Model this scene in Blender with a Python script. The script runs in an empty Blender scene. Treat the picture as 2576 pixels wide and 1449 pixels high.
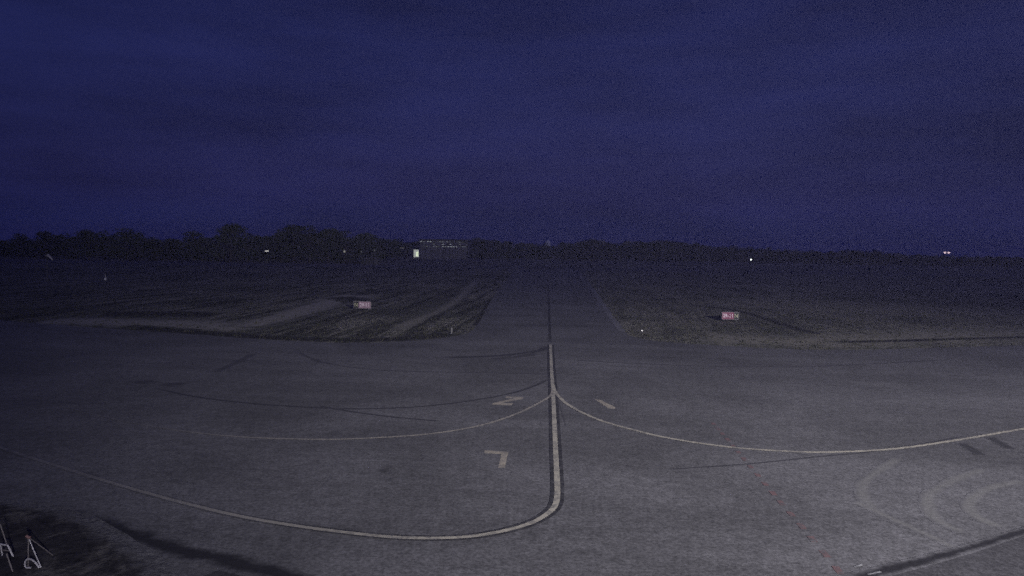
import bpy, bmesh, math, random
from mathutils import Vector, Matrix
random.seed(7)
R = math.radians
scene = bpy.context.scene
HAZE = 0.00035
col = scene.collection

# ------------------------------------------------------------------ camera
PW, PH, F = 2576.0, 1449.0, 1800.0          # photograph raster the layout was surveyed in
CAM_H, ROLL, HOR = 8.0, 0.0155, 622.0
pitch = math.atan((PH / 2 - HOR) / F)
cam_d = bpy.data.cameras.new('camera')
cam_d.sensor_width = 36.0
cam_d.lens = 36.0 * F / PW
cam_d.clip_start, cam_d.clip_end = 0.1, 20000.0
cam = bpy.data.objects.new('camera', cam_d)
col.objects.link(cam)
RM = Matrix.Rotation(R(90) - pitch, 3, 'X') @ Matrix.Rotation(ROLL, 3, 'Z')
cam.matrix_world = Matrix.Translation((0, 0, CAM_H)) @ RM.to_4x4()
scene.camera = cam

def ray(x, y):
    return RM @ Vector(((x - PW / 2) / F, -(y - PH / 2) / F, -1.0))
def G(x, y, z=0.0):
    """ground point surveyed at photo position x, y"""
    d = ray(x, y)
    t = (z - CAM_H) / d.z
    return Vector((d.x * t, d.y * t, z))
def at(x, y, Y):
    """point seen at x, y standing Y metres out"""
    d = ray(x, y)
    t = Y / d.y
    return Vector((d.x * t, Y, CAM_H + d.z * t))
def horizon_y(x):
    return HOR + (x - PW / 2) * ROLL

# ------------------------------------------------------------------ helpers
def tag(o, label=None, cat=None, group=None, kind=None):
    if label: o['label'] = label
    if cat: o['category'] = cat
    if group: o['group'] = group
    if kind: o['kind'] = kind
    return o
def empty(name, loc, rz=0.0):
    o = bpy.data.objects.new(name, None)
    o.empty_display_size = 0.3
    col.objects.link(o)
    o.location = loc
    o.rotation_euler = (0, 0, rz)
    return o
def link_bm(name, bm, mat, parent=None, smooth=False):
    me = bpy.data.meshes.new(name)
    bm.to_mesh(me); bm.free()
    if smooth:
        for p in me.polygons: p.use_smooth = True
    if mat: me.materials.append(mat)
    o = bpy.data.objects.new(name, me)
    col.objects.link(o)
    if parent: o.parent = parent
    return o
def link_py(name, vs, fs, mat, parent=None):
    me = bpy.data.meshes.new(name)
    me.from_pydata([tuple(v) for v in vs], [], fs)
    me.update()
    if mat: me.materials.append(mat)
    o = bpy.data.objects.new(name, me)
    col.objects.link(o)
    if parent: o.parent = parent
    return o
def box(bm, c, s, bev=0.0, rot=None):
    r = bmesh.ops.create_cube(bm, size=1.0)
    M = Matrix.Translation(c) @ (rot.to_4x4() if rot else Matrix()) @ Matrix.Diagonal((s[0], s[1], s[2], 1))
    bmesh.ops.transform(bm, matrix=M, verts=r['verts'])
    if bev:
        es = {e for v in r['verts'] for e in v.link_edges}
        bmesh.ops.bevel(bm, geom=list(es), offset=bev, segments=2, affect='EDGES')
def tube(bm, pts, r, seg=8, r1=None):
    pts = [Vector(p) for p in pts]
    n = len(pts); rings = []
    for i, p in enumerate(pts):
        t = (pts[min(i + 1, n - 1)] - pts[max(i - 1, 0)]).normalized()
        a = Vector((0, 0, 1)) if abs(t.z) < 0.9 else Vector((1, 0, 0))
        u = t.cross(a).normalized(); v = t.cross(u)
        rr = r if r1 is None else r + (r1 - r) * i / (n - 1)
        rings.append([bm.verts.new(p + u * rr * math.cos(2 * math.pi * k / seg) + v * rr * math.sin(2 * math.pi * k / seg)) for k in range(seg)])
    for a, b in zip(rings, rings[1:]):
        for k in range(seg):
            bm.faces.new((a[k], a[(k + 1) % seg], b[(k + 1) % seg], b[k]))
    bm.faces.new(rings[0][::-1]); bm.faces.new(rings[-1])
def lathe(bm, prof, seg=16, c=(0, 0, 0)):
    rings = []
    for r, z in prof:
        rings.append([bm.verts.new((c[0] + r * math.cos(2 * math.pi * k / seg), c[1] + r * math.sin(2 * math.pi * k / seg), c[2] + z)) for k in range(seg)])
    for a, b in zip(rings, rings[1:]):
        for k in range(seg):
            bm.faces.new((a[k], a[(k + 1) % seg], b[(k + 1) % seg], b[k]))
    bm.faces.new(rings[0][::-1]); bm.faces.new(rings[-1])
def smooth_path(pts, n=10):
    """Catmull-Rom through the points"""
    P = [pts[0] + (pts[0] - pts[1])] + list(pts) + [pts[-1] + (pts[-1] - pts[-2])]
    out = []
    for i in range(1, len(P) - 2):
        a, b, c, d = P[i - 1], P[i], P[i + 1], P[i + 2]
        for k in range(n):
            t = k / n
            out.append(0.5 * ((2 * b) + (c - a) * t + (2 * a - 5 * b + 4 * c - d) * t * t + (3 * b - a - 3 * c + d) * t ** 3))
    out.append(P[-2])
    return out

# ------------------------------------------------------------------ materials
class NT:
    def __init__(self, name):
        self.m = bpy.data.materials.new(name)
        self.m.use_nodes = True
        self.t = self.m.node_tree
        self.t.nodes.clear()
        self.out = self.n('ShaderNodeOutputMaterial')
        self.pos = None
    def n(self, kind, **kw):
        nd = self.t.nodes.new(kind)
        for k, v in kw.items(): setattr(nd, k, v)
        return nd
    def put(self, sock, v):
        if isinstance(v, bpy.types.NodeSocket): self.t.links.new(v, sock)
        else: sock.default_value = v
    def P(self):
        if not self.pos: self.pos = self.n('ShaderNodeNewGeometry').outputs['Position']
        return self.pos
    def noise(self, scale, detail=3, rough=0.55, vec=None, dist=0.0, rot=0.0, sc=(1, 1, 1), off=(0, 0, 0)):
        mp = self.n('ShaderNodeMapping')
        self.put(mp.inputs['Vector'], vec or self.P())
        mp.vector_type = 'TEXTURE'
        mp.inputs['Rotation'].default_value = (0, 0, rot)
        mp.inputs['Scale'].default_value = tuple(1.0 / q for q in sc)
        mp.inputs['Location'].default_value = off
        nz = self.n('ShaderNodeTexNoise')
        self.put(nz.inputs['Vector'], mp.outputs[0])
        nz.inputs['Scale'].default_value = scale
        nz.inputs['Detail'].default_value = detail
        nz.inputs['Roughness'].default_value = rough
        nz.inputs['Distortion'].default_value = dist
        return nz.outputs['Fac']
    def ramp(self, f, a, b, lo=0.0, hi=1.0):
        r = self.n('ShaderNodeMapRange')
        r.interpolation_type = 'SMOOTHSTEP'
        self.put(r.inputs['Value'], f)
        self.put(r.inputs['From Min'], a); self.put(r.inputs['From Max'], b)
        self.put(r.inputs['To Min'], lo); self.put(r.inputs['To Max'], hi)
        return r.outputs[0]
    def math(self, op, a, b=0.0):
        m = self.n('ShaderNodeMath', operation=op)
        self.put(m.inputs[0], a); self.put(m.inputs[1], b)
        return m.outputs[0]
    def mix(self, f, a, b, mode='MIX'):
        m = self.n('ShaderNodeMix', data_type='RGBA', blend_type=mode)
        self.put(m.inputs['Factor'], f)
        ca = [s for s in m.inputs if s.type == 'RGBA']
        self.put(ca[0], a if isinstance(a, bpy.types.NodeSocket) else (*a, 1))
        self.put(ca[1], b if isinstance(b, bpy.types.NodeSocket) else (*b, 1))
        return [s for s in m.outputs if s.type == 'RGBA'][0]
    def scale(self, c, f):
        """multiply a colour by a scalar socket"""
        m = self.n('ShaderNodeVectorMath', operation='SCALE')
        self.put(m.inputs[0], c if isinstance(c, bpy.types.NodeSocket) else c)
        self.put(m.inputs['Scale'], f)
        return m.outputs[0]
    def uv(self):
        s = self.n('ShaderNodeSeparateXYZ')
        self.put(s.inputs[0], self.n('ShaderNodeUVMap').outputs[0])
        return s.outputs
    def finish(self, c, rough=0.85, spec=0.25, bump=None, bstr=0.3, bdist=0.02, metal=0.0, emit=None, estr=0.0):
        b = self.n('ShaderNodeBsdfPrincipled')
        self.put(b.inputs['Base Color'], c if isinstance(c, bpy.types.NodeSocket) else (*c, 1))
        self.put(b.inputs['Roughness'], rough)
        b.inputs['Specular IOR Level'].default_value = spec
        b.inputs['Metallic'].default_value = metal
        if emit:
            b.inputs['Emission Color'].default_value = (*emit, 1)
            b.inputs['Emission Strength'].default_value = estr
        if bump:
            bp = self.n('ShaderNodeBump')
            bp.inputs['Strength'].default_value = bstr
            bp.inputs['Distance'].default_value = bdist
            self.put(bp.inputs['Height'], bump)
            self.put(b.inputs['Normal'], bp.outputs[0])
        self.put(self.out.inputs['Surface'], b.outputs[0])
        return self.m

def asphalt_colour(t, base=(0.115, 0.112, 0.116)):
    grain = t.noise(9.0, 2, 0.8)
    grain2 = t.noise(2.2, 3, 0.7)
    blot = t.noise(0.12, 5, 0.6, dist=0.6)
    lane = t.noise(0.05, 4, 0.6, sc=(0.35, 1.6, 1), rot=0.08)
    streak = t.noise(0.35, 4, 0.6, sc=(0.10, 1.0, 1), rot=-0.12, off=(13, 4, 0))
    f = t.math('MULTIPLY', t.ramp(grain, 0.25, 0.75, 0.62, 1.38), t.ramp(grain2, 0.25, 0.75, 0.80, 1.20))
    f = t.math('MULTIPLY', f, t.ramp(blot, 0.3, 0.7, 0.78, 1.17))
    f = t.math('MULTIPLY', f, t.ramp(lane, 0.3, 0.7, 0.92, 1.08))
    f = t.math('MULTIPLY', f, t.ramp(streak, 0.32, 0.68, 0.90, 1.08))
    oil = t.noise(0.55, 2, 0.5, dist=1.2, off=(31, 7, 0))
    f = t.math('MULTIPLY', f, t.ramp(oil, 0.68, 0.80, 1.0, 0.62))
    return t.scale(base, f), grain

MOW = math.atan2((G(850, 790) - G(680, 835)).y, (G(850, 790) - G(680, 835)).x)
def grass_colour(t):
    mow = t.noise(0.75, 3, 0.6, sc=(0.05, 1.0, 1), rot=MOW)
    swath = t.noise(0.16, 3, 0.6, sc=(0.10, 1.0, 1), rot=MOW + 0.12, off=(40, 3, 0))
    patch = t.noise(0.030, 5, 0.68, dist=1.2)
    tuft = t.noise(1.3, 4, 0.78)
    fine = t.noise(5.0, 2, 0.8)
    a = t.mix(t.ramp(patch, 0.35, 0.65), (0.078, 0.078, 0.066), (0.190, 0.180, 0.146))
    sx = t.n('ShaderNodeSeparateXYZ'); t.put(sx.inputs[0], t.P())
    cut = t.ramp(sx.outputs[0], -4.0, 8.0, 0.85, 0.35)      # the left paddock was mown in rows, the right one hardly
    b = t.mix(t.math('MULTIPLY', t.ramp(mow, 0.46, 0.58), cut), a, (0.024, 0.025, 0.023))
    b = t.mix(t.ramp(swath, 0.50, 0.68, 0.0, 0.55), b, (0.190, 0.178, 0.142))
    f = t.math('MULTIPLY', t.ramp(tuft, 0.28, 0.72, 0.45, 1.6), t.ramp(fine, 0.25, 0.75, 0.6, 1.4))
    return t.scale(b, f), tuft

t = NT('grass'); c, h = grass_colour(t)
M_GRASS = t.finish(c, 0.95, 0.1, h, 0.8, 0.25)
t = NT('asphalt'); c, h = asphalt_colour(t)
M_ASPHALT = t.finish(c, 0.86, 0.25, h, 0.35, 0.012)
t = NT('frontage_asphalt'); c, h = asphalt_colour(t, (0.062, 0.060, 0.064))
M_FRONT = t.finish(c, 0.9, 0.2, h, 0.4, 0.012)
t = NT('runway_asphalt'); c, h = asphalt_colour(t, (0.085, 0.083, 0.088))
M_RUNWAY = t.finish(c, 0.9, 0.2, h, 0.3, 0.012)

def overlay(name, colour, under, strength=1.0, hard=0.3, nscale=1.2, namp=0.5, rough=0.8, grain=True):
    """worn ground mark: u runs -1..1 across it, v 0..1 along it; ragged towards the edges"""
    t = NT(name)
    base, h = asphalt_colour(t) if under == 'asphalt' else grass_colour(t)
    u, v, _ = t.uv()
    d = t.math('SUBTRACT', 1.0, t.math('ABSOLUTE', t.math('SUBTRACT', t.math('MULTIPLY', u, 2.0), 1.0)))
    ends = t.math('MINIMUM', t.ramp(v, 0.0, 0.06), t.ramp(v, 1.0, 0.94))
    nz = t.noise(nscale, 4, 0.65, off=(5, 9, 0))
    e = t.math('ADD', d, t.math('MULTIPLY', t.math('SUBTRACT', nz, 0.5), namp * 2))
    k = t.math('MULTIPLY', t.ramp(e, 0.02, hard), strength)
    k = t.math('MULTIPLY', k, ends)
    cc = colour
    if grain:
        g = t.noise(6.0, 3, 0.75)
        cc = t.scale(colour, t.ramp(g, 0.25, 0.75, 0.72, 1.28))
    return t.finish(t.mix(k, base, cc), rough, 0.25, h, 0.3, 0.012)

def paint(name, c, wear=0.35, fade=None):
    t = NT(name)
    base, h = asphalt_colour(t)
    w = t.noise(3.5, 5, 0.75, off=(2, 3, 0)); w2 = t.noise(0.5, 3, 0.6)
    lost = t.math('MULTIPLY', t.ramp(t.math('ADD', w, t.math('MULTIPLY', w2, 0.35)), 0.60, 0.80), wear)
    if fade:
        v = t.uv()[1]
        lost = t.math('MAXIMUM', lost, t.math('MULTIPLY', t.ramp(v, fade[0], fade[1], 0.0, fade[2]), t.ramp(w, 0.25, 0.6, 0.8, 1.1)))
        lost = t.math('MINIMUM', lost, 1.0)
    tone = t.scale(c, t.ramp(t.noise(8, 2, 0.7), 0.2, 0.8, 0.85, 1.12))
    return t.finish(t.mix(lost, tone, base), 0.7, 0.3, h, 0.25, 0.01)
M_YELLOW = paint('worn_yellow_paint', (0.40, 0.37, 0.30), 0.6)
M_YELLOW_MAIN = paint('worn_lead_in_paint', (0.41, 0.38, 0.31), 0.6, (0.50, 0.98, 0.85))
M_YELLOW_THIN = paint('faded_yellow_paint', (0.34, 0.31, 0.26), 0.7, (0.45, 0.95, 0.9))
M_BLACKP = paint('black_border_paint', (0.034, 0.033, 0.036), 0.5, (0.55, 0.9, 0.75))
M_NUMBER = paint('number_paint', (0.36, 0.32, 0.255), 0.6)
M_RED = paint('red_paint', (0.160, 0.100, 0.099), 1.0)
M_EDGE = paint('pale_edge_paint', (0.21, 0.205, 0.20), 0.9)

def plain(name, c, rough=0.6, spec=0.4, metal=0.0, dirt=0.2, ns=3.0, emit=None, estr=0.0):
    t = NT(name)
    f = t.ramp(t.noise(ns, 4, 0.65), 0.25, 0.75, 1 - dirt, 1 + dirt)
    return t.finish(t.scale(c, f), rough, spec, None, metal=metal, emit=emit, estr=estr)
M_DARKMETAL = plain('dark_metal', (0.05, 0.05, 0.055), 0.5, 0.5, 0.6)
M_GREYMETAL = plain('galvanised_metal', (0.34, 0.34, 0.36), 0.45, 0.5, 0.5)
M_WHITEPAINT = plain('white_paint', (0.72, 0.72, 0.72), 0.5)
M_PALE = plain('pale_fabric', (0.34, 0.32, 0.33), 0.8)
M_DULLWHITE = plain('dull_white_paint', (0.10, 0.097, 0.10), 0.7)
M_WALL = plain('render_wall', (0.15, 0.145, 0.155), 0.9, 0.2, ns=0.6)
M_ROOF = plain('dark_roof', (0.05, 0.05, 0.055), 0.8, 0.2, ns=0.6)
M_BARK = plain('bark', (0.05, 0.042, 0.035), 0.95, 0.1, ns=2.0, dirt=0.4)
def leaf_mat(name, a, b):
    t = NT(name)
    oi = t.n('ShaderNodeObjectInfo').outputs['Random']
    f = t.ramp(t.noise(0.9, 3, 0.7), 0.3, 0.7)
    cc = t.mix(f, a, b)
    return t.finish(t.scale(cc, t.ramp(oi, 0.0, 1.0, 0.75, 1.25)), 0.8, 0.2)
M_LEAF = leaf_mat('leaves', (0.030, 0.042, 0.022), (0.065, 0.080, 0.040))
def glow(name, c, s):
    t = NT(name)
    e = t.n('ShaderNodeEmission'); e.inputs[0].default_value = (*c, 1); e.inputs[1].default_value = s
    t.put(t.out.inputs['Surface'], e.outputs[0])
    return t.m

# ------------------------------------------------------------------ ground sheets
def sheet(name, pts, z, mat, label=None):
    o = link_py(name, [(p.x, p.y, z) for p in pts], [list(range(len(pts)))], mat)
    if o.data.polygons[0].normal.z < 0: o.data.flip_normals()
    tag(o, label, None, None, 'structure')
    return o
ground = [Vector((3000 * math.cos(a), 3000 * math.sin(a), 0)) for a in [2 * math.pi * k / 64 for k in range(64)]]
sheet('ground', ground, 0.0, M_GRASS)

Z_PAVE = 0.02
far_left = [G(*p) for p in [(0, 806), (150, 818), (300, 829), (450, 839), (600, 850), (750, 859), (880, 863), (1000, 860), (1100, 852), (1160, 843), (1190, 829), (1212, 800), (1238, 752), (1266, 715), (1290, 690)]]
far_right = [G(*p) for p in [(1468, 690), (1486, 715), (1512, 757), (1545, 805), (1572, 836), (1605, 850), (1680, 861), (1800, 869), (1900, 875), (2050, 881), (2200, 880), (2400, 874), (2576, 869)]]
fl = smooth_path(far_left, 6); fr = smooth_path(far_right, 6)
RUN_Y0, RUN_Y1 = 262.0, 300.0
tl, tr = fl[-1], fr[0]
def toward(p, q, Y):
    k = (Y - p.y) / (q.y - p.y)
    return p + (q - p) * k
axis_top = G(1379, 660)
pave = [Vector((-240, fl[0].y + 14, 0))] + fl + [Vector((tl.x - 2, RUN_Y0 - 8, 0)), Vector((tl.x - 10, RUN_Y0 + 2, 0)), Vector((tr.x + 12, RUN_Y0 + 2, 0)), Vector((tr.x + 4, RUN_Y0 - 8, 0))] + fr + [Vector((240, fr[-1].y + 12, 0)), Vector((240, -60, 0)), Vector((-240, -60, 0))]
sheet('apron', pave, Z_PAVE, M_ASPHALT)
sheet('runway', [Vector((-1500, RUN_Y0 - 20, 0)), Vector((1500, RUN_Y0 + 6, 0)), Vector((1500, RUN_Y1 + 12, 0)), Vector((-1500, RUN_Y1 - 14, 0))], Z_PAVE + 0.006, M_RUNWAY)

# frontage strip along the building: darker surface, boundary is a wide tarred joint
joint_px = [(-160, 1245), (40, 1268), (220, 1312), (420, 1378), (560, 1410), (700, 1446), (860, 1490), (1100, 1530), (1500, 1545), (1900, 1515), (2100, 1472), (2190, 1447), (2320, 1414), (2450, 1378), (2576, 1338), (2760, 1285), (3000, 1215)]
joint = smooth_path([G(*p) for p in joint_px], 8)
front = [Vector((p.x, p.y, 0)) for p in joint[34:]] + [Vector((60, -59, 0)), Vector((-60, -59, 0))]
sheet('frontage_pavement', front, Z_PAVE + 0.004, M_FRONT)

def strip(name, pts, w, z, mat, label=None, w1=None, kind='structure'):
    n = len(pts); vs = []; fs = []; uvs = []
    for i, p in enumerate(pts):
        tg = pts[min(i + 1, n - 1)] - pts[max(i - 1, 0)]
        tg.z = 0; tg.normalize()
        nn = Vector((-tg.y, tg.x, 0))
        ww = (w if w1 is None else w + (w1 - w) * i / (n - 1)) / 2
        vs += [(p.x + nn.x * ww, p.y + nn.y * ww, z), (p.x - nn.x * ww, p.y - nn.y * ww, z)]
        uvs += [(0, i / (n - 1)), (1, i / (n - 1))]
    for i in range(n - 1):
        fs.append((2 * i, 2 * i + 1, 2 * i + 3, 2 * i + 2))
    o = link_py(name, vs, fs, mat)
    if o.data.polygons[0].normal.z < 0: o.data.flip_normals()
    uvl = o.data.uv_layers.new(name='UVMap')
    for l in o.data.loops: uvl.data[l.index].uv = uvs[l.vertex_index]
    tag(o, label, None, None, kind)
    return o
def path(px, n=10): return smooth_path([G(*p) for p in px], n)

# ---- painted lines
Z1, Z2, Z3, Z4 = Z_PAVE + 0.0070, Z_PAVE + 0.0035, Z_PAVE + 0.0090, Z_PAVE + 0.0115
main_px = [(1385, 868), (1387, 920), (1391, 985), (1394, 1050), (1397, 1120), (1401, 1200), (1402, 1245), (1396, 1274), (1375, 1296), (1335, 1318), (1270, 1337), (1190, 1351), (1100, 1356), (1000, 1354), (900, 1345), (750, 1326), (600, 1300), (450, 1264), (300, 1222), (190, 1188), (60, 1147), (-80, 1100)]
mp = path(main_px)
strip('black_line_border', mp, 0.54, Z3, M_BLACKP, 'black border either side of the yellow lead-in line', w1=0.26)
strip('lead_in_line', mp, 0.21, Z4, M_YELLOW_MAIN, 'yellow lead-in line running down the middle and bending left', w1=0.15)
lp = path([(1391, 975), (1386, 995), (1350, 1018), (1280, 1050), (1180, 1078), (1050, 1096), (900, 1105), (800, 1107), (650, 1103), (520, 1093), (400, 1077), (280, 1054), (150, 1022)])
strip('taxi_line', lp, 0.18, Z4 + 0.0025, M_YELLOW_THIN, 'thin faded yellow line curving off to the left of the junction', w1=0.12)
rp = path([(1391, 970), (1399, 990), (1430, 1020), (1500, 1055), (1600, 1085), (1700, 1107), (1850, 1128), (2000, 1138), (2100, 1139), (2250, 1131), (2400, 1110), (2576, 1080), (2750, 1050)])
strip('taxi_line', rp, 0.19, Z4 + 0.005, M_YELLOW, 'thin yellow line curving off to the right of the junction')
strip('taxi_centreline_joint', path([(1384, 866), (1382, 800), (1380, 740), (1378, 690)]), 0.30, Z1, overlay('tar_joint', (0.035, 0.034, 0.036), 'asphalt', 0.9, 0.3, 2.0, 0.2), 'dark joint down the centre of the taxiway')
strip('edge_line', path([(1492, 728), (1515, 765), (1543, 805), (1566, 834)]), 0.7, Z1, M_EDGE, 'pale line along the right edge of the taxiway')

def flat_poly(name, px, z, mat, label):
    return sheet(name, [G(*p) for p in px], z, mat, label)
flat_poly('painted_seven', [(1218, 1134), (1279, 1138), (1270, 1178), (1253.5, 1178), (1261, 1143.5), (1219, 1141.5)], Z2, M_NUMBER, 'painted number 7 left of the lead-in line')
flat_poly('painted_two', [(1273, 998), (1316, 1000), (1314, 1005), (1262, 1014.5), (1290, 1016), (1287, 1021), (1237, 1018.5), (1240, 1015), (1293, 1003.6), (1272, 1002.2)], Z2, M_NUMBER, 'painted number 2 above the left curve')
flat_poly('painted_one', [(1496, 1005), (1513, 1008), (1549, 1026), (1547, 1029.5), (1530, 1028), (1505, 1011.5)], Z2, M_NUMBER, 'painted number 1 above the right curve')
# two blacked-out markings on the right
M_BLOT = overlay('blackout_paint', (0.040, 0.039, 0.042), 'asphalt', 0.9, 0.5, 2.5, 0.5)
strip('blackout_mark', path([(2418, 1116), (2470, 1147)], 6), 0.52, Z2, M_BLOT, 'nearer of two blacked-out marks by the right curve')
strip('blackout_mark', path([(2489, 1101), (2543, 1131)], 6), 0.52, Z2, M_BLOT, 'farther of two blacked-out marks by the right curve')
# red dashed line
red = [G(*p) for p in [(1780, 1050), (1850, 1130), (1890, 1178), (1930, 1225), (1975, 1278), (2010, 1318), (2050, 1366), (2095, 1420), (2150, 1490)]]
red = smooth_path(red, 30)
vs, fs = [], []
acc = 0.0
for a, b in zip(red, red[1:]):
    seg = (b - a).length
    if (acc % 0.95) < 0.42 and a.y < 33:
        tg = (b - a).normalized(); nn = Vector((-tg.y, tg.x, 0)) * 0.09
        k = len(vs)
        for p in (a + nn, b + nn, b - nn, a - nn): vs.append((p.x, p.y, Z1))
        fs.append((k + 3, k + 2, k + 1, k))
    acc += seg
o = link_py('red_dashed_line', vs, fs, M_RED)
tag(o, 'faded red dashed line across the right of the apron', None, None, 'structure')

# ---- tarred joint of the frontage, overpainted old lines, cracks, tyre arcs, stains
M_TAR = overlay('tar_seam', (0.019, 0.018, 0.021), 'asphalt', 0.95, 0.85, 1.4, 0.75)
strip('tarred_joint', joint[10:], 1.15, Z1, M_TAR, 'wide black tarred joint between apron and frontage', w1=0.26)  # joint widens into a ragged dark band towards the left
M_OLD = overlay('old_line', (0.040, 0.039, 0.044), 'asphalt', 0.85, 0.45, 1.2, 0.45)
M_OLD2 = overlay('old_line_faint', (0.060, 0.058, 0.063), 'asphalt', 0.7, 0.5, 0.8, 0.6)
LAYER = [0]
def layer(z):
    LAYER[0] += 1
    return Z_PAVE + z + 0.00012 * LAYER[0]
def old(px, w, m, lab): strip('pavement_seam', path(px), w, layer(0.0012), m, lab)
old([(1384, 952), (1350, 969), (1287, 990), (1170, 1011), (1053, 1024), (936, 1029), (820, 1028), (622, 1015), (486, 998), (380, 975)], 0.30, M_OLD, 'dark overpainted curve above the left yellow curve')
old([(800, 1022), (880, 1036), (971, 1048), (1040, 1055), (1113, 1061)], 0.26, M_OLD, 'short dark seam below the overpainted curve')
old([(1384, 872), (1350, 884), (1291, 892), (1230, 897), (1120, 900)], 0.9, M_OLD, 'dark curve leaving the head of the lead-in line')
old([(1384, 943), (1300, 940), (1150, 937), (1000, 934), (880, 924), (800, 908), (740, 882)], 0.4, M_OLD2, 'faint seam across the middle apron')
old([(540, 938), (590, 915), (640, 890)], 0.7, M_OLD2, 'faint slanting seam far left on the apron')
old([(1670, 1183), (1760, 1177), (1850, 1171), (1950, 1162), (2060, 1150), (2180, 1139), (2300, 1121), (2440, 1096)], 0.16, M_OLD, 'dark crack under the right yellow curve')
old([(1420, 905), (1600, 915), (1800, 922), (2050, 922), (2400, 905)], 0.45, M_OLD2, 'faint seam right of the lead-in line')
old([(1405, 1010), (1414, 1040), (1424, 1075)], 0.10, M_OLD2, 'tyre scuff beside the junction')
M_ARC = overlay('tyre_arc', (0.170, 0.166, 0.158), 'asphalt', 0.7, 0.95, 0.35, 0.6)
def arc(px, w): strip('tyre_arc', path(px), w, layer(0.0014), M_ARC, 'pale tyre turning arc on the right of the apron')
arc([(2268, 1150), (2220, 1180), (2175, 1215), (2172, 1250), (2200, 1283), (2260, 1315), (2350, 1350)], 0.55)
arc([(2480, 1180), (2410, 1205), (2345, 1240), (2335, 1275), (2360, 1310), (2430, 1345)], 0.55)
arc([(2576, 1210), (2490, 1230), (2440, 1265), (2455, 1300), (2520, 1330)], 0.5)
arc([(2150, 1262), (2230, 1300), (2330, 1345), (2420, 1390)], 0.4)
M_STAIN = overlay('oil_stain', (0.048, 0.046, 0.050), 'asphalt', 0.75, 0.9, 1.5, 0.9)
for px, w in [([(420, 972), (440, 968), (460, 964)], 1.6), ([(345, 965), (362, 962), (380, 958)], 1.8), ([(790, 905), (805, 913)], 0.9), ([(1240, 905), (1300, 898), (1350, 890)], 1.3)]:
    strip('oil_stain', path(px, 6), w, layer(0.0016), M_STAIN, 'dark oil stain on the apron')
M_FLECK = paint('white_fleck_paint', (0.33, 0.33, 0.33), 0.9)
strip('paint_fleck', path([(2149, 1429), (2169, 1423)], 4), 0.07, Z1 + 0.004, M_FLECK, 'short white paint fleck above the tarred joint')
strip('paint_fleck', path([(2183, 1448), (2216, 1441)], 4), 0.07, Z1 + 0.004, M_FLECK, 'white paint fleck on the tarred joint')
# rough, ragged dark patch with paler blotches filling the lower left corner
t = NT('corner_patch')
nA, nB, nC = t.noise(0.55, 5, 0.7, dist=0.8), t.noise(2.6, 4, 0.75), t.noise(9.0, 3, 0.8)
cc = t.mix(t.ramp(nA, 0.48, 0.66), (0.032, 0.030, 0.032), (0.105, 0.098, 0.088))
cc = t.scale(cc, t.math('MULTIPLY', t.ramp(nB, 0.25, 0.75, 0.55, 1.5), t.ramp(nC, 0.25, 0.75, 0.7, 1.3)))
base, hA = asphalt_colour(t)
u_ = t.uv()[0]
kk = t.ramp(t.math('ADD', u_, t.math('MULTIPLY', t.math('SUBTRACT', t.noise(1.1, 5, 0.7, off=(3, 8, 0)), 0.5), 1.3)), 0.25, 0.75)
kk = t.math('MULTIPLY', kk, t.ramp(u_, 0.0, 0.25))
M_CORNER = t.finish(t.mix(kk, base, cc), 0.95, 0.1, nB, 0.5, 0.12)
corner_px = [(-300, 1225), (-150, 1238), (30, 1258), (110, 1266), (170, 1279), (240, 1302), (285, 1328), (325, 1350), (350, 1368), (400, 1394), (430, 1428), (470, 1470), (520, 1530)]
edge = smooth_path([G(*p) for p in corner_px], 6)
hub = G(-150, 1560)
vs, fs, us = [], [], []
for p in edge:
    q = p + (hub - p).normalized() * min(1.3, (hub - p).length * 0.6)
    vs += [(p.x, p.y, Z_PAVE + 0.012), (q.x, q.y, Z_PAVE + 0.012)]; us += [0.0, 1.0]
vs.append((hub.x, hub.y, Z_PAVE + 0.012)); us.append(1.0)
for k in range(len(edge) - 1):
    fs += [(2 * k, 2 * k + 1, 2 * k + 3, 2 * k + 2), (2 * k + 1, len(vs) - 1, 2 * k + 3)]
o = link_py('corner_patch', vs, fs, M_CORNER)
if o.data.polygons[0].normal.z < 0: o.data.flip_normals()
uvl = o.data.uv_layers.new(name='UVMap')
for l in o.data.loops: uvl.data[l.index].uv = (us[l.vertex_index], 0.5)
tag(o, 'dark rough patch filling the lower left corner', None, None, 'structure')

# ---- dirt track and soil edge in the grass
M_TRACK = overlay('dry_track', (0.260, 0.243, 0.205), 'grass', 1.0, 0.8, 0.35, 0.5, 0.95)
M_SOIL = overlay('bare_soil', (0.016, 0.015, 0.015), 'grass', 1.0, 0.7, 0.5, 0.4, 0.95)
def gstrip(name, px, w, m, lab, w1=None, z=0.006): strip(name, path(px), w, z, m, lab, w1)
gstrip('dirt_track', [(100, 808), (240, 809), (400, 814), (520, 820), (650, 828)], 9.0, M_TRACK, 'pale dry track along the left apron edge', 11.0)
gstrip('dirt_track', [(600, 824), (690, 803), (770, 779), (850, 757), (905, 741)], 4.2, M_TRACK, 'pale dry track running up to the left sign', 8.0, z=0.009)
gstrip('soil_edge', [(300, 822), (450, 833), (600, 844), (750, 852), (880, 855), (1000, 853), (1080, 847), (1150, 838)], 4.0, M_SOIL, 'dark bare soil along the left apron edge', z=0.012)
gstrip('soil_edge', [(1195, 822), (1215, 790), (1236, 750)], 1.3, M_SOIL, 'dark soil beside the taxiway', z=0.010)
gstrip('ditch', [(250, 790), (400, 789), (560, 792)], 9.0, M_SOIL, 'dark hollow above the pale track', z=0.0035)
gstrip('ditch', [(1720, 765), (1840, 779), (1930, 803), (2000, 826), (2060, 842)], 2.3, M_SOIL, 'dark furrow running past the right sign', z=0.0075)
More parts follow.
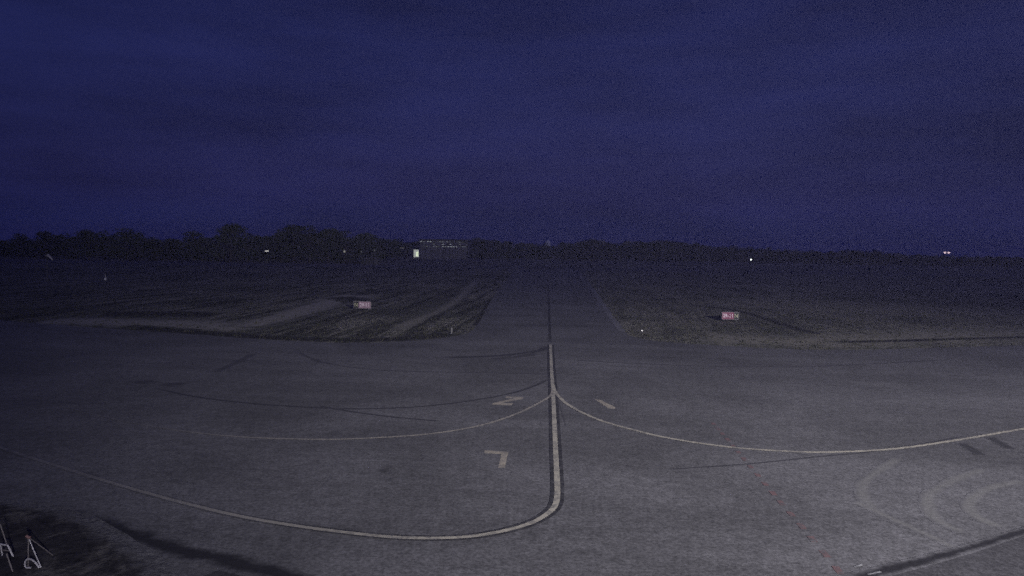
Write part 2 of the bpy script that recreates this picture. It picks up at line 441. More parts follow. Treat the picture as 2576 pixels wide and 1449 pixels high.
gstrip('ditch', [(838, 748), (880, 752), (930, 762)], 7.0, M_SOIL, 'dark hollow behind the left sign', z=0.0115)
M_DRY = overlay('dry_verge', (0.220, 0.205, 0.165), 'grass', 0.85, 0.9, 0.4, 0.7, 0.95)
gstrip('dry_verge', [(1760, 848), (1900, 855), (2050, 860), (2250, 852), (2450, 845), (2650, 838)], 11.0, M_DRY, 'dry verge along the right apron edge')
gstrip('soil_edge', [(2090, 861), (2250, 858), (2400, 853), (2576, 848), (2700, 842)], 1.8, M_SOIL, 'dark rut through the right verge', z=0.012)
gstrip('dry_verge', [(990, 828), (1060, 800), (1120, 775), (1160, 745), (1200, 705)], 2.2, M_DRY, 'dry mown swathe left of the taxiway')

# ---- grass tufts (nobody could count them)
def inside(p, poly):
    r = False; j = len(poly) - 1
    for i in range(len(poly)):
        a, b = poly[i], poly[j]
        if (a.y > p.y) != (b.y > p.y) and p.x < (b.x - a.x) * (p.y - a.y) / (b.y - a.y) + a.x: r = not r
        j = i
    return r
vs, fs = [], []
cnt = 0
while cnt < 15000:
    px, py = random.uniform(-100, 2680), 690 + 200 * random.random() ** 0.8
    if py < horizon_y(px) + 50: continue
    p = G(px, py)
    if inside(p, pave): continue
    cnt += 1
    s = random.uniform(0.06, 0.15) * random.choice((0.6, 1, 1, 1.4))
    for b in range(4):
        a = random.uniform(0, 2 * math.pi); l = random.uniform(0.2, 0.9) * s
        q = Vector((p.x + random.gauss(0, s * 0.5), p.y + random.gauss(0, s * 0.5), 0))
        w = s * 0.22
        k = len(vs)
        vs += [(q.x - w * math.sin(a), q.y + w * math.cos(a), 0), (q.x + w * math.sin(a), q.y - w * math.cos(a), 0), (q.x + l * math.cos(a), q.y + l * math.sin(a), s * random.uniform(0.6, 1.2))]
        fs.append((k, k + 1, k + 2))
tt = NT('tuft_blades')
tcol = tt.mix(tt.ramp(tt.noise(0.4, 3, 0.6), 0.35, 0.65), (0.026, 0.030, 0.021), (0.055, 0.052, 0.038))
o = link_py('grass', vs, fs, tt.finish(tcol, 0.9, 0.15))
tag(o, 'rough mown grass around the apron and taxiway', 'grass', None, 'stuff')

# ------------------------------------------------------------------ runway holding signs
M_SIGNRED = plain('sign_red', (0.125, 0.042, 0.070), 0.6, 0.2, ns=1.5, emit=(0.9, 0.3, 0.5), estr=0.03)
M_SIGNPINK = plain('sign_red_lit', (0.13, 0.085, 0.110), 0.6, 0.2, ns=1.5, emit=(0.9, 0.62, 0.82), estr=0.06)
M_SIGNBLACK = plain('sign_black', (0.016, 0.016, 0.018), 0.5, 0.3)
M_SIGNYEL = plain('sign_yellow', (0.26, 0.25, 0.18), 0.6, 0.2)
M_SIGNWHITE = plain('sign_white', (0.44, 0.37, 0.41), 0.6, 0.2)
M_SIGNFRAME = plain('sign_frame', (0.13, 0.12, 0.13), 0.6, 0.3)
def text_mesh(name, body, size, mat, parent, loc, sx=1.0):
    cu = bpy.data.curves.new(name, 'FONT')
    cu.body = body; cu.size = size; cu.extrude = 0.004; cu.align_x = 'CENTER'; cu.align_y = 'CENTER'; cu.offset = 0.012
    tmp = bpy.data.objects.new('tmp', cu); col.objects.link(tmp)
    bpy.context.view_layer.update()
    me = bpy.data.meshes.new_from_object(tmp.evaluated_get(bpy.context.evaluated_depsgraph_get()))
    bpy.data.objects.remove(tmp)
    me.materials.clear(); me.materials.append(mat)
    o = bpy.data.objects.new(name, me); col.objects.link(o)
    o.parent = parent; o.location = loc; o.rotation_euler = (R(90), 0, 0); o.scale = (sx, 1, 1)
    return o
def guidance_sign(base, W, H, n_first, rz, label):
    root = empty('guidance_sign', base, rz)
    tag(root, label, 'airfield sign', 'runway holding signs in the grass')
    z0 = 0.22
    bm = bmesh.new(); box(bm, (0, 0.10, z0 + H / 2), (W, 0.2, H), 0.02)
    link_bm('cabinet', bm, M_SIGNFRAME, root)
    bw = 0.30 * W
    fr = 0.055
    split = -W / 2 + bw if n_first else W / 2 - bw
    def face(name, x0, x1, m):
        bm = bmesh.new(); box(bm, ((x0 + x1) / 2, -0.006, z0 + H / 2), (x1 - x0, 0.02, H - 2 * fr))
        return link_bm(name, bm, m, root)
    if n_first:
        face('black_face', -W / 2 + fr, split - 0.012, M_SIGNBLACK); face('red_face', split + 0.012, W / 2 - fr, M_SIGNPINK)
        nx, rx = (-W / 2 + fr + split) / 2, (split + W / 2 - fr) / 2
    else:
        face('red_face', -W / 2 + fr, split - 0.012, M_SIGNRED); face('black_face', split + 0.012, W / 2 - fr, M_SIGNBLACK)
        nx, rx = (split + W / 2 - fr) / 2, (-W / 2 + fr + split) / 2
    text_mesh('letter', 'N', 0.62, M_SIGNYEL, root, (nx, -0.024, z0 + H / 2 - 0.01))
    text_mesh('numbers', '29-11', 0.58, M_SIGNWHITE, root, (rx, -0.024, z0 + H / 2 - 0.01), 0.92)
    for sx in (-0.36, 0.36):
        bm = bmesh.new()
        tube(bm, [(sx * W, 0.1, 0.0), (sx * W, 0.1, z0 + 0.02)], 0.035); box(bm, (sx * W, 0.1, 0.015), (0.2, 0.2, 0.03), 0.004)
        link_bm('leg', bm, M_DARKMETAL, root)
    return root
b1, b2 = G(911, 780.5), G(1837, 809)
guidance_sign(b1, 45.5 * b1.y / F, 18.2 * b1.y / F, True, R(-6), 'left holding sign reading N 29-11 with black end at left')
guidance_sign(b2, 44.5 * b2.y / F, 19.6 * b2.y / F, False, R(4), 'right holding sign reading 29-11 N with black end at right')

# ------------------------------------------------------------------ small airfield lights and markers
def edge_light(base, label, lit, s=1.0, colr=(1, 0.97, 0.9), strength=6.0):
    root = empty('edge_light', base); root.scale = (s, s, s)
    tag(root, label, 'airfield light', 'small lights around the airfield')
    bm = bmesh.new(); lathe(bm, [(0.16, 0), (0.16, 0.03), (0.06, 0.05), (0.045, 0.3), (0.10, 0.31), (0.10, 0.36)])
    link_bm('stem', bm, M_DARKMETAL if lit else M_DULLWHITE, root)
    bm = bmesh.new(); lathe(bm, [(0.09, 0.362), (0.10, 0.42), (0.085, 0.50), (0.04, 0.545)])
    link_bm('lens', bm, glow('lit_lens', colr, strength) if lit else M_DULLWHITE, root, True)
    return root
edge_light(G(1615, 839), 'small lit light at the grass corner right of the taxiway', True, 0.62, (1, 0.96, 0.98), 1.0)
edge_light(G(1136, 839), 'unlit white light fitting at the grass corner left of the taxiway', False, 1.0)
edge_light(G(1889, 663), 'bright white light far out beyond the right sign', True, 5.5, (0.9, 1.0, 0.92), 1.6)
edge_light(G(1911, 652), 'faint dot of light just right of the bright white one', True, 2.5, (1, 1, 0.9), 0.12)
# marker post
mb = G(265, 706)
root = empty('marker_post', mb); tag(root, 'thin white marker post in the grass right of the windsock', 'post')
k = mb.y / F
bm = bmesh.new(); tube(bm, [(0, 0, 0), (0, 0, 17 * k)], 0.07, 8, 0.04); link_bm('post', bm, M_PALE, root)
bm = bmesh.new(); lathe(bm, [(0.16, 0.0), (0.2, 0.05), (0.2, 0.36), (0.12, 0.42)]); o = link_bm('reflector', bm, M_WHITEPAINT, root); o.location = (0, 0, 2.0 * k)
# windsock
wb = G(119, 706); k = wb.y / F
root = empty('windsock', wb); tag(root, 'pale drooping windsock on a thin pole at the far left', 'windsock')
Hs = 68 * k
bm = bmesh.new(); tube(bm, [(0, 0, 0), (0, 0, Hs)], 0.06, 8, 0.035); link_bm('pole', bm, M_DULLWHITE, root)
bm = bmesh.new()
prev = None
for i in range(9):
    u = i / 8; c0 = Vector((0.12 + 1.05 * u, 0, Hs - 0.30 - 0.95 * u ** 1.3)); r = 0.30 * (1 - 0.5 * u)
    ax = Vector((1, 0, -0.95)).normalized(); up = Vector((0.69, 0, 0.72))
    ring = [bm.verts.new(c0 + Vector((0, 1, 0)) * r * math.cos(2 * math.pi * q / 12) + up * r * math.sin(2 * math.pi * q / 12)) for q in range(12)]
    if prev:
        for q in range(12): bm.faces.new((prev[q], prev[(q + 1) % 12], ring[(q + 1) % 12], ring[q]))
    prev = ring
link_bm('sock', bm, M_PALE, root, True)
bm = bmesh.new(); tube(bm, [(0.0 + 0.3 * math.cos(a) * 0.2 + 0.1, 0.31 * math.cos(a), Hs - 0.3 + 0.31 * math.sin(a)) for a in [2 * math.pi * q / 16 for q in range(17)]], 0.025, 6)
link_bm('hoop', bm, M_GREYMETAL, root)

# ------------------------------------------------------------------ A-shaped frames at the lower left
M_TUBE = plain('white_tube', (0.29, 0.28, 0.31), 0.45, 0.4)
M_REDTUBE = plain('red_tube', (0.15, 0.085, 0.085), 0.5, 0.4)
M_FAINT = plain('dull_tube', (0.11, 0.098, 0.105), 0.6, 0.3)
def frame_at(px, py): return G(px, py, Z_PAVE + 0.004)
Ys = G(84, 1430).y
def rel(root_loc, x, y, Y=None): return at(x, y, Y if Y else Ys) - root_loc
r0 = G(84, 1430, Z_PAVE + 0.006)
root = empty('aframe_stand', r0); tag(root, 'thin A-shaped stand with a red top and bent white tube', 'stand', 'metal frames at the lower left')
apex = rel(r0, 71, 1351)
lf, rf = rel(r0, 71, 1430), rel(r0, 103, 1430)
lf.z = rf.z = 0.0
bf = Vector(((lf.x + rf.x) / 2, 0.75, 0.0))
bm = bmesh.new(); tube(bm, [apex + Vector((-0.05, 0, 0.03)), apex, apex + Vector((0.05, 0, -0.02))], 0.035, 8); link_bm('top_collar', bm, M_REDTUBE, root)
for q, m in ((lf, M_FAINT), (rf, M_TUBE), (bf, M_FAINT)):
    bm = bmesh.new(); tube(bm, [apex, apex.lerp(q, 0.5), q], 0.012, 6, 0.017); link_bm('leg', bm, m, root)
bm = bmesh.new()
hp = [rel(r0, *p) for p in [(82, 1428), (76, 1426), (70, 1428), (67, 1419), (68, 1409), (73, 1404), (80, 1404), (88, 1408), (96, 1416), (103, 1428)]]
for p in hp: p.y -= 0.06; p.z = max(p.z, 0.02)
tube(bm, smooth_path(hp, 4), 0.022, 8); link_bm('bent_tube', bm, M_TUBE, root)
Ys2 = G(18, 1440).y
r1 = G(18, 1440, Z_PAVE + 0.006)
root = empty('aframe_trestle', r1); tag(root, 'white A-shaped trestle with a crossbar at the left edge', 'trestle', 'metal frames at the lower left')
def rl2(x, y): return at(x, y, Ys2) - r1
def leg2(a, b, m, r=0.016, nm='leg', dy=0.0):
    bm = bmesh.new(); p, q = rl2(*a), rl2(*b); q.y += dy; q.z = max(q.z, 0.0); tube(bm, [p, p.lerp(q, 0.5), q], r, 6); link_bm(nm, bm, m, root)
leg2((0, 1318), (18, 1372), M_FAINT, 0.014, 'top_rail')
leg2((-6, 1368), (20, 1372), M_TUBE, 0.020, 'crossbar')
leg2((19, 1371), (33, 1400), M_TUBE, 0.022, 'brace')
leg2((1, 1369), (6, 1397), M_TUBE, 0.018, 'brace')
leg2((-4, 1382), (24, 1386), M_FAINT, 0.014, 'crossbar')
leg2((16, 1392), (32, 1450), M_FAINT, 0.018, 'leg', 0.0)
leg2((-14, 1368), (-24, 1450), M_TUBE, 0.018, 'leg', 0.3)

# ------------------------------------------------------------------ low shrubs by the frontage, lower left
def leaf_cloud(bm, n, shape, size):
    for _ in range(n):
        c = shape()
        nrm = Vector((random.gauss(0, 1), random.gauss(0, 1), random.gauss(0, 1))).normalized()
        u = nrm.orthogonal().normalized(); v = nrm.cross(u)
        s = size * random.uniform(0.6, 1.4)
        q = [c + u * s, c + v * s * 0.6, c - u * s, c - v * s * 0.6]
        bm.faces.new([bm.verts.new(p) for p in q])

# ------------------------------------------------------------------ trees
def make_tree_meshes(kind):
    """unit tree 1 m tall; returns crown mesh and trunk mesh"""
    bm = bmesh.new()
    th = 0.28
    pts = [Vector((0, 0, -0.01)), Vector((random.uniform(-.01, .01), 0, th * 0.6)), Vector((random.uniform(-.02, .02), random.uniform(-.02, .02), th * 1.5)), Vector((0, 0, 0.75))]
    tube(bm, pts, 0.026, 7, 0.006)
    blobs = []
    nb = 26 if kind != 'tall' else 18
    for i in range(nb):
        a = random.uniform(0, 2 * math.pi)
        u = random.random()
        if kind == 'round': z = 0.16 + 0.74 * u; rad = 0.33 * math.sin(math.pi * min(1, max(0.22, (z + 0.05) / 1.0)) ** 0.9)
        elif kind == 'wide': z = 0.16 + 0.68 * u; rad = 0.46 * math.sqrt(max(0.05, 1 - ((z - 0.42) / 0.52) ** 2))
        else: z = 0.14 + 0.74 * u; rad = 0.24 * (1.15 - u * 0.75)
        rr = rad * math.sqrt(random.random())
        blobs.append((Vector((rr * math.cos(a), rr * math.sin(a), z)), random.uniform(0.085, 0.15) * (0.8 if kind == 'tall' else 1)))
    blobs.append((Vector((0, 0, 0.88)), 0.11))
    for c, r in blobs[::2]:
        tube(bm, [Vector((0, 0, max(0.2, c.z - 0.25))), c * 0.6 + Vector((0, 0, c.z * 0.36)), c], 0.010, 5, 0.003)
    me_t = bpy.data.meshes.new('trunk'); bm.to_mesh(me_t); bm.free(); me_t.materials.append(M_BARK)
    bm = bmesh.new()
    for c, r in blobs:
        def shp():
            while True:
                v = Vector((random.uniform(-1, 1), random.uniform(-1, 1), random.uniform(-1, 1)))
                if v.length < 1: break
            v = v.normalized() * v.length ** 0.5
            return c + Vector((v.x * r * 1.15, v.y * r * 1.15, v.z * r * 0.85)) * random.uniform(0.85, 1.15)
        leaf_cloud(bm, 80, shp, 0.022)
    me_c = bpy.data.meshes.new('crown'); bm.to_mesh(me_c); bm.free(); me_c.materials.append(M_LEAF)
    return me_c, me_t
VAR = {k: [make_tree_meshes(k) for _ in range(3)] for k in ('round', 'wide', 'tall')}
def tree(x, top, Y, kind, label, group, wscale=1.0):
    dirn = at(x, horizon_y(x), Y)
    base = Vector((dirn.x, Y, 0.0))
    H = at(x, top, Y).z
    root = empty('broadleaf_tree', base, random.uniform(0, 6.28))
    tag(root, label, 'tree', group)
    mc, mt = random.choice(VAR[kind])
    s = H * 1.03
    for nm, me in (('trunk', mt), ('crown', mc)):
        o = bpy.data.objects.new(nm, me); col.objects.link(o); o.parent = root
        o.scale = (s * wscale * 1.6, s * wscale * 1.6, s)
    return root
GL = 'trees along the left horizon'
left_trees = [
 (-70, 592, 300, 'round', 'dark tree cut by the left frame edge', 1.0),
 (-10, 601, 310, 'wide', 'low dark tree at the left frame edge', 1.0),
 (48, 589, 300, 'round', 'round dark tree just left of the windsock', 1.0),
 (112, 583, 305, 'round', 'dark tree rising directly behind the windsock', 1.0),
 (163, 586, 310, 'wide', 'broad dark tree just right of the windsock', 0.9),
 (222, 578, 300, 'round', 'first tree of the broad crown group right of the windsock', 0.9),
 (262, 579, 292, 'wide', 'dark tree standing above the white marker post', 0.8),
 (318, 576, 296, 'round', 'tallest round tree between marker post and the next gap', 1.1),
 (350, 584, 305, 'wide', 'sloping right shoulder tree of the broad left group', 0.9),
 (396, 602, 320, 'wide', 'low tree filling the gap right of the broad left group', 1.0),
 (432, 600, 325, 'round', 'second low tree in the gap left of the pointed tree', 1.1),
 (487, 581, 310, 'tall', 'small pointed tree standing alone above the low gap', 1.3),
 (528, 599, 330, 'wide', 'low tree between the pointed tree and the tall one', 1.0),
 (580, 563, 300, 'round', 'tall round tree left of the short white bar of light', 1.0),
 (622, 584, 310, 'wide', 'lower right shoulder of the tall round tree', 0.9),
 (660, 601, 330, 'wide', 'low tree behind the short white bar of light', 1.0),
 (706, 585, 315, 'round', 'tree stepping up right of the short white bar of light', 0.9),
 (740, 567, 305, 'round', 'highest tree left of the small square light', 1.0),
 (778, 565, 300, 'wide', 'broad high crown next to the highest tree', 0.8),
 (826, 575, 310, 'round', 'round tree above and left of the small square light', 1.1),
 (870, 578, 312, 'wide', 'tree directly above the small square light', 0.8),
 (915, 586, 330, 'round', 'tree descending right of the small square light', 1.2),
 (958, 597, 345, 'wide', 'last low tree before the lit building', 1.0),
 (1000, 602, 400, 'round', 'low tree just left of the lit hut', 1.2),
 (1490, 600, 480, 'wide', 'rounded hump of tree right of the radome', 1.2),
 (1462, 609, 500, 'round', 'smaller tree against the left of the rounded hump', 1.2),
 (1650, 606, 480, 'wide', 'highest tree on the right half of the horizon', 1.1),
 (1610, 611, 490, 'round', 'tree just left of the highest one on the right half', 1.2),
 (2140, 631, 470, 'round', 'small tree rising above the right hand scrub', 1.2),
]
for x, top, Y, kind, lab, ws in left_trees:
    tree(x, top, Y, kind, lab, GL, ws)

# the rest of the far treeline reads as one mass
sky_pts = [(-250, 592), (0, 600), (90, 600), (230, 590), (350, 592), (400, 601), (470, 598), (540, 597), (640, 592), (720, 586), (800, 584), (900, 594), (1000, 607), (1180, 601), (1260, 606), (1330, 614), (1400, 615), (1450, 607), (1500, 604), (1545, 610), (1600, 609), (1650, 605), (1710, 610), (1780, 617), (1860, 621), (1940, 626), (2050, 632), (2150, 628), (2230, 632), (2300, 641), (2400, 645), (2576, 649), (2800, 653)]
def skyline(x):
    for (x0, y0), (x1, y1) in zip(sky_pts, sky_pts[1:]):
        if x0 <= x <= x1: return y0 + (y1 - y0) * (x - x0) / (x1 - x0)
    return sky_pts[-1][1]
import numpy as np
rng = np.random.default_rng(3)
V_all, F_all, off = [], [], 0
def variant_arrays(me):
    v = np.empty(len(me.vertices) * 3); me.vertices.foreach_get('co', v)
    return v.reshape(-1, 3), [tuple(p.vertices) for p in me.polygons]
vars_np = [(variant_arrays(a), variant_arrays(b)) for k in ('round', 'wide') for a, b in VAR[k]]
mass_idx = 0
Vs, Fs, mats = [], [], []
x = -240.0
while x < 2800:
    top = skyline(x) + (rng.uniform(-1.5, 2.5) if x < 1180 else rng.uniform(-5.0, 2.0))
    Y = (345 if x < 950 else 520 if x < 1900 else 500) + rng.uniform(-25, 35)
    base = at(x, horizon_y(x), Y); H = max(2.5, at(x, top, Y).z)
    (cv, cf), (tv, tf) = vars_np[rng.integers(len(vars_np))]
    a = rng.uniform(0, 6.28); cs, sn = math.cos(a), math.sin(a)
    wx = H * rng.uniform(1.1, 1.6)
    for v, f, mi in ((cv, cf, 0), (tv, tf, 1)):
        vv = np.empty_like(v)
        zz = v[:, 2] if mi else (v[:, 2] - 0.18) * 1.2
        vv[:, 0] = base.x + (v[:, 0] * cs - v[:, 1] * sn) * wx
        vv[:, 1] = Y + (v[:, 0] * sn + v[:, 1] * cs) * wx
        vv[:, 2] = zz * H
        Vs.append(vv); Fs.append([tuple(i + off for i in q) for q in f]); mats += [mi] * len(f)
        off += len(v)
    x += (14 if x < 950 else 9.5) * rng.uniform(0.7, 1.3)
me = bpy.data.meshes.new('treeline')
me.from_pydata(np.concatenate(Vs).tolist(), [], [f for q in Fs for f in q])
me.materials.append(M_LEAF); me.materials.append(M_BARK)
me.polygons.foreach_set('material_index', mats); me.update()
o = bpy.data.objects.new('treeline', me); col.objects.link(o)
tag(o, 'dark mass of trees and scrub along the whole horizon', 'trees', None, 'stuff')

# ------------------------------------------------------------------ far buildings and lights
def wall_box(parent, name, x0, x1, z0, z1, depth, mat, y=0.0):
    bm = bmesh.new(); box(bm, ((x0 + x1) / 2, y + depth / 2, (z0 + z1) / 2), (x1 - x0, depth, z1 - z0)); return link_bm(name, bm, mat, parent)
YB = 450.0
bl = at(1118, horizon_y(1118), YB); bx = Vector((bl.x, YB, 0.0))
root = empty('terminal_building', bx); tag(root, 'long dark building with rows of dotted lit windows', 'building')
def lx(x): return at(x, 615, YB).x - bx.x
def lz(x, y): return at(x, y, YB).z
x0, x1 = lx(1056), lx(1178)
ztop = lz(1118, 604.0)
wall_box(root, 'wall', x0, x1, 0, ztop, 14, M_WALL)
o = wall_box(root, 'roof', x0 - 0.6, x1 + 0.6, ztop, ztop + 0.5, 15.2, M_ROOF, -0.6)
M_WIN = [glow('lit_window', (0.85, 0.92, 1.0), s) for s in (0.035, 0.10, 0.22)]
M_FRAME = M_DARKMETAL
def zx(z): return 1019.7 + z * 0.0833
def zy(z): return 583.6 + z * 0.0833
rows = [([(410, 0), (480, 2), (560, 1), (685, 2), (760, 2), (850, 0), (965, 0), (1045, 1), (1120, 1), (1190, 0), (1260, 1), (1350, 0), (1460, 0), (1560, 0), (1640, 1), (1740, 0)], 285, 306),
        ([(575, 0), (860, 1), (1130, 2), (1365, 2), (1640, 1)], 362, 378),
        ([(580, 0), (650, 1), (745, 0), (860, 1), (940, 1), (1015, 0), (1140, 2), (1215, 1), (1300, 2), (1380, 2), (1455, 2), (1530, 2), (1670, 0), (1735, 1), (1810, 1)], 432, 449)]
for items, ya, yb in rows:
    for zxx, lvl in items:
        X = zx(zxx); Yp = zy(ya + (yb - ya) * (zxx - 450) / 1300.0)
        cx, cz = lx(X), at(X, Yp, YB).z
        bm = bmesh.new(); box(bm, (cx, -0.03, cz), (1.25, 0.12, 0.75), 0.02); w = link_bm('window', bm, M_FRAME, root)
        bm = bmesh.new(); box(bm, (cx, -0.10, cz), (1.05, 0.03, 0.55)); link_bm('pane', bm, M_WIN[lvl], w)
for i in range(9):
    wall_box(root, 'pilaster', x0 + (x1 - x0) * (i + 0.02) / 8.2, x0 + (x1 - x0) * (i + 0.02) / 8.2 + 0.35, 0.01, ztop - 2.9, 0.25, M_ROOF, -0.25)

# lit hut
YH = 430.0
hb = Vector((at(1047, 640, YH).x, YH, 0))
root = empty('lit_hut', hb); tag(root, 'small brightly lit hut with a greenish white doorway', 'hut')
k = YH / F
zt, zb = at(1047, 628, YH).z, at(1047, 647, YH).z
w = 13 * k
wall_box(root, 'body', -w / 2 - 0.2, w / 2 + 0.2, 0, zt + 0.15, 4, M_WALL, 0.1)
wall_box(root, 'lit_front', -w / 2, w / 2, max(0.1, zb), zt, 0.08, glow('lit_white_wall', (0.95, 1.0, 0.95), 0.34), 0.0)
wall_box(root, 'doorway', -0.02 * w, 0.40 * w, max(0.3, zb + 0.5), zt - 1.2, 0.05, glow('lit_doorway', (0.88, 1.0, 0.72), 0.80), -0.06)
wall_box(root, 'roof', -w / 2 - 0.5, w / 2 + 0.5, zt + 0.15, zt + 0.35, 5, M_ROOF, -0.4)

# low shed with faintly lit eaves left of it
YS = 300.0
sb = Vector((at(940, 640, YS).x, YS - 8, 0))
root = empty('low_shed', sb); tag(root, 'long low shed under the trees left of the lit hut', 'shed')
wall_box(root, 'wall', -3.6, 3.6, 0, 2.6, 5, M_ROOF)
wall_box(root, 'roof', -3.9, 3.9, 2.6, 2.85, 5.8, plain('pale_roof', (0.085, 0.08, 0.085), 0.8), -0.4)

def lamp(x, y, Y, wpx, hpx, c, s, label):
    p = at(x, y, Y); root = empty('lamp_post', (p.x, Y, 0)); tag(root, label, 'lamp', 'far lamps on the horizon')
    bm = bmesh.new(); tube(bm, [(0, 0.15, 0), (0, 0.15, p.z)], 0.09, 8, 0.06); link_bm('pole', bm, M_DARKMETAL, root)
    k = Y / F
    bm = bmesh.new(); box(bm, (0, 0.1, p.z), (wpx * k * 1.1, 0.25, hpx * k * 1.2), 0.03); hd = link_bm('lamp_head', bm, M_DARKMETAL, root)
    bm = bmesh.new(); box(bm, (0, -0.05, p.z), (wpx * k, 0.06, hpx * k), 0.025); link_bm('lens', bm, glow('lamp_glow', c, s), hd)
YL = 285.0
lamp(671.5, 631.5, YL, 9.5, 3.4, (1, 0.97, 0.92), 0.42, 'short white bar of light under the left trees')
lamp(866.5, 632.5, YL, 4.5, 5.0, (1, 0.98, 0.88), 0.20, 'small square light under the tree descending to the hut')
lamp(909, 633, YL, 2.5, 3.0, (0.9, 0.95, 1), 0.08, 'faint dot of light right of the small square light')
lamp(942, 629.5, YL, 4.0, 2.5, (0.9, 0.95, 1), 0.08, 'faint light above the low shed roof')
lamp(1011, 623.8, 380.0, 10, 1.6, (1, 0.97, 0.95), 0.09, 'thin faint strip of light left of the lit building')

# radome, small tank and mast above the treeline
def radome(x, ytop, ybase, wpx, Y, label, mat):
    p = at(x, ybase, Y); root = empty('radome_tower', (p.x, Y, 0)); tag(root, label, 'tower')
    k = Y / F; r = wpx * k / 2; hz = (ybase - ytop) * k
    bm = bmesh.new(); lathe(bm, [(r * 0.5, 0), (r * 0.42, p.z * 0.5), (r * 0.5, p.z - 0.5), (r * 0.95, p.z - 0.3), (r * 0.95, p.z)]); link_bm('shaft', bm, M_WALL, root)
    bm = bmesh.new(); lathe(bm, [(r, 0.0), (r * 1.02, hz * 0.3), (r * 0.93, hz * 0.6), (r * 0.68, hz * 0.85), (r * 0.3, hz * 0.98), (0.05, hz)], 20); o = link_bm('dome', bm, mat, root, True); o.location = (0, 0, p.z)
M_DOME = plain('dome_skin', (0.80, 0.80, 0.85), 0.6, 0.3, ns=0.4)
radome(1378, 604, 621, 16, 560, 'pale round radome above the treeline on the taxiway axis', M_DOME)
radome(1272, 606, 618, 11, 560, 'smaller pale dome left of the radome', M_DOME)
pm = at(1517, 606, 470)
root = empty('antenna_mast', (pm.x, 470, 0)); tag(root, 'thin pale antenna mast beside the rounded hump of tree', 'mast')
bm = bmesh.new(); tube(bm, [(0, 0, 0), (0, 0, pm.z)], 0.16, 6, 0.1); link_bm('pole', bm, M_GREYMETAL, root)
bm = bmesh.new(); box(bm, (0.1, 0, pm.z - 1.2), (0.8, 0.5, 1.6), 0.05); link_bm('antenna', bm, M_PALE, root)

# twin pinkish lamps, far right
YR = 430.0
p = at(2382, 635.5, YR); k = YR / F
root = empty('twin_light_mast', (p.x, YR, 0)); tag(root, 'pair of pinkish lights glowing on the far right horizon', 'light mast')
bm = bmesh.new(); tube(bm, [(0, 0.2, 0), (0, 0.2, p.z)], 0.1, 8, 0.07); box(bm, (0, 0.2, p.z), (12 * k, 0.12, 0.12), 0.01); link_bm('mast', bm, M_DARKMETAL, root)
for sx in (-4.6, 4.6):
    bm = bmesh.new(); lathe(bm, [(0.3, -0.55), (0.62, -0.35), (0.72, 0), (0.62, 0.35), (0.3, 0.55)], 14); o = link_bm('lamp', bm, glow('pink_lamp', (1.0, 0.74, 0.82), 0.75), root, True); o.location = (sx * k, 0, p.z)

# ------------------------------------------------------------------ night air
bm = bmesh.new(); box(bm, (0, 0, 22.0), (6600, 6600, 46.0))
t = NT('haze'); v = t.n('ShaderNodeVolumePrincipled')
v.inputs['Color'].default_value = (0.62, 0.60, 1.0, 1); v.inputs['Density'].default_value = HAZE; v.inputs['Anisotropy'].default_value = 0.0
t.put(t.out.inputs['Volume'], v.outputs[0])
tag(link_bm('haze', bm, t.m), None, None, None, 'stuff')

# ------------------------------------------------------------------ world, sun, floodlights
w = bpy.data.worlds.new('World'); scene.world = w; w.use_nodes = True
nt = w.node_tree; nt.nodes.clear()
out = nt.nodes.new('ShaderNodeOutputWorld'); bg = nt.nodes.new('ShaderNodeBackground')
sk = nt.nodes.new('ShaderNodeTexSky'); sk.sky_type = 'NISHITA'; sk.sun_disc = False
SUN_E, SUN_R = R(-1.5), R(165)
sk.sun_elevation = SUN_E; sk.sun_rotation = SUN_R; sk.altitude = 100; sk.air_density = 1.0; sk.dust_density = 0.6; sk.ozone_density = 3.0
tc = nt.nodes.new('ShaderNodeTexCoord'); mpg = nt.nodes.new('ShaderNodeMapping'); mpg.inputs['Scale'].default_value = (1.0, 1.0, 5.0)
nz = nt.nodes.new('ShaderNodeTexNoise'); nz.inputs['Scale'].default_value = 2.2; nz.inputs['Detail'].default_value = 6; nz.inputs['Roughness'].default_value = 0.55
rg = nt.nodes.new('ShaderNodeMapRange'); rg.inputs['From Min'].default_value = 0.35; rg.inputs['From Max'].default_value = 0.7; rg.inputs['To Min'].default_value = 0.74; rg.inputs['To Max'].default_value = 1.50
vm = nt.nodes.new('ShaderNodeVectorMath'); vm.operation = 'MULTIPLY'; vm.inputs[1].default_value = (0.30, 0.42, 0.8)
vs_ = nt.nodes.new('ShaderNodeVectorMath'); vs_.operation = 'SCALE'
L = nt.links.new
L(tc.outputs['Generated'], mpg.inputs[0]); L(mpg.outputs[0], nz.inputs['Vector']); L(nz.outputs['Fac'], rg.inputs['Value'])
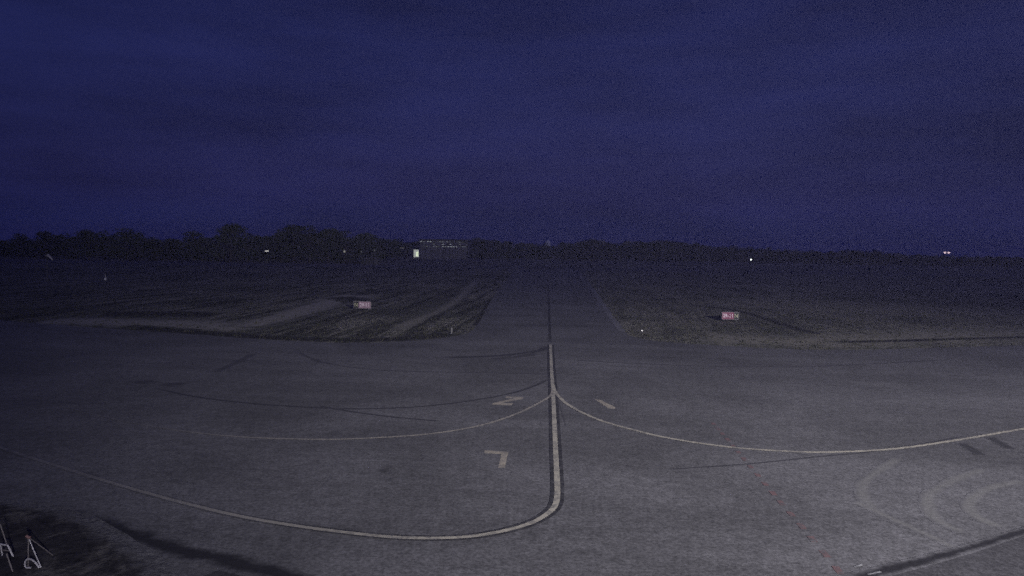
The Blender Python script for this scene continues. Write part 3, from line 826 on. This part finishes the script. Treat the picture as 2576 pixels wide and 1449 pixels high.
L(sk.outputs[0], vm.inputs[0]); L(vm.outputs[0], vs_.inputs[0]); L(rg.outputs[0], vs_.inputs['Scale'])
L(vs_.outputs[0], bg.inputs[0])
bg.inputs[1].default_value = 0.05
glow_bg = nt.nodes.new('ShaderNodeBackground'); add = nt.nodes.new('ShaderNodeAddShader')     # even night airglow under the twilight
glow_c = nt.nodes.new('ShaderNodeVectorMath'); glow_c.operation = 'SCALE'; glow_c.inputs[0].default_value = (0.0084, 0.0104, 0.0560)
L(rg.outputs[0], glow_c.inputs['Scale']); L(glow_c.outputs[0], glow_bg.inputs[0]); glow_bg.inputs[1].default_value = 1.0
L(bg.outputs[0], add.inputs[0]); L(glow_bg.outputs[0], add.inputs[1]); L(add.outputs[0], out.inputs[0])

sd = bpy.data.lights.new('blue_fill', 'SUN'); sd.energy = 0.11; sd.angle = R(60); sd.color = (0.55, 0.52, 1.0)      # soft blue fill added to lift the darks, no visible source
so = bpy.data.objects.new('blue_fill', sd); col.objects.link(so); so.rotation_euler = (R(40), 0, R(30))

def spot(name, loc, target, energy, angle, blend, c, size=0.6):
    d = bpy.data.lights.new(name, 'SPOT'); d.energy = energy; d.spot_size = R(angle); d.spot_blend = blend; d.color = c; d.shadow_soft_size = size
    o = bpy.data.objects.new(name, d); col.objects.link(o)
    o.location = loc
    o.rotation_euler = (Vector(target) - Vector(loc)).to_track_quat('-Z', 'Y').to_euler()
    return o
LAMPC = (0.99, 0.965, 1.0)
spot('apron_floodlight', (30, -45, 22), (31, 25, 0), 185000, 66, 1.0, LAMPC)
spot('apron_floodlight', (30, -45, 22), (4, 105, 0), 490000, 61, 1.0, LAMPC)

scene.render.engine = 'CYCLES'
scene.cycles.use_denoising = False
scene.cycles.max_bounces = 4
scene.cycles.use_adaptive_sampling = True
scene.cycles.adaptive_threshold = 3.0
scene.cycles.adaptive_min_samples = 4
vsn = scene.view_settings
vsn.view_transform = 'Standard'; vsn.look = 'None'; vsn.exposure = 0.0; vsn.gamma = 1.0; vsn.use_curve_mapping = False
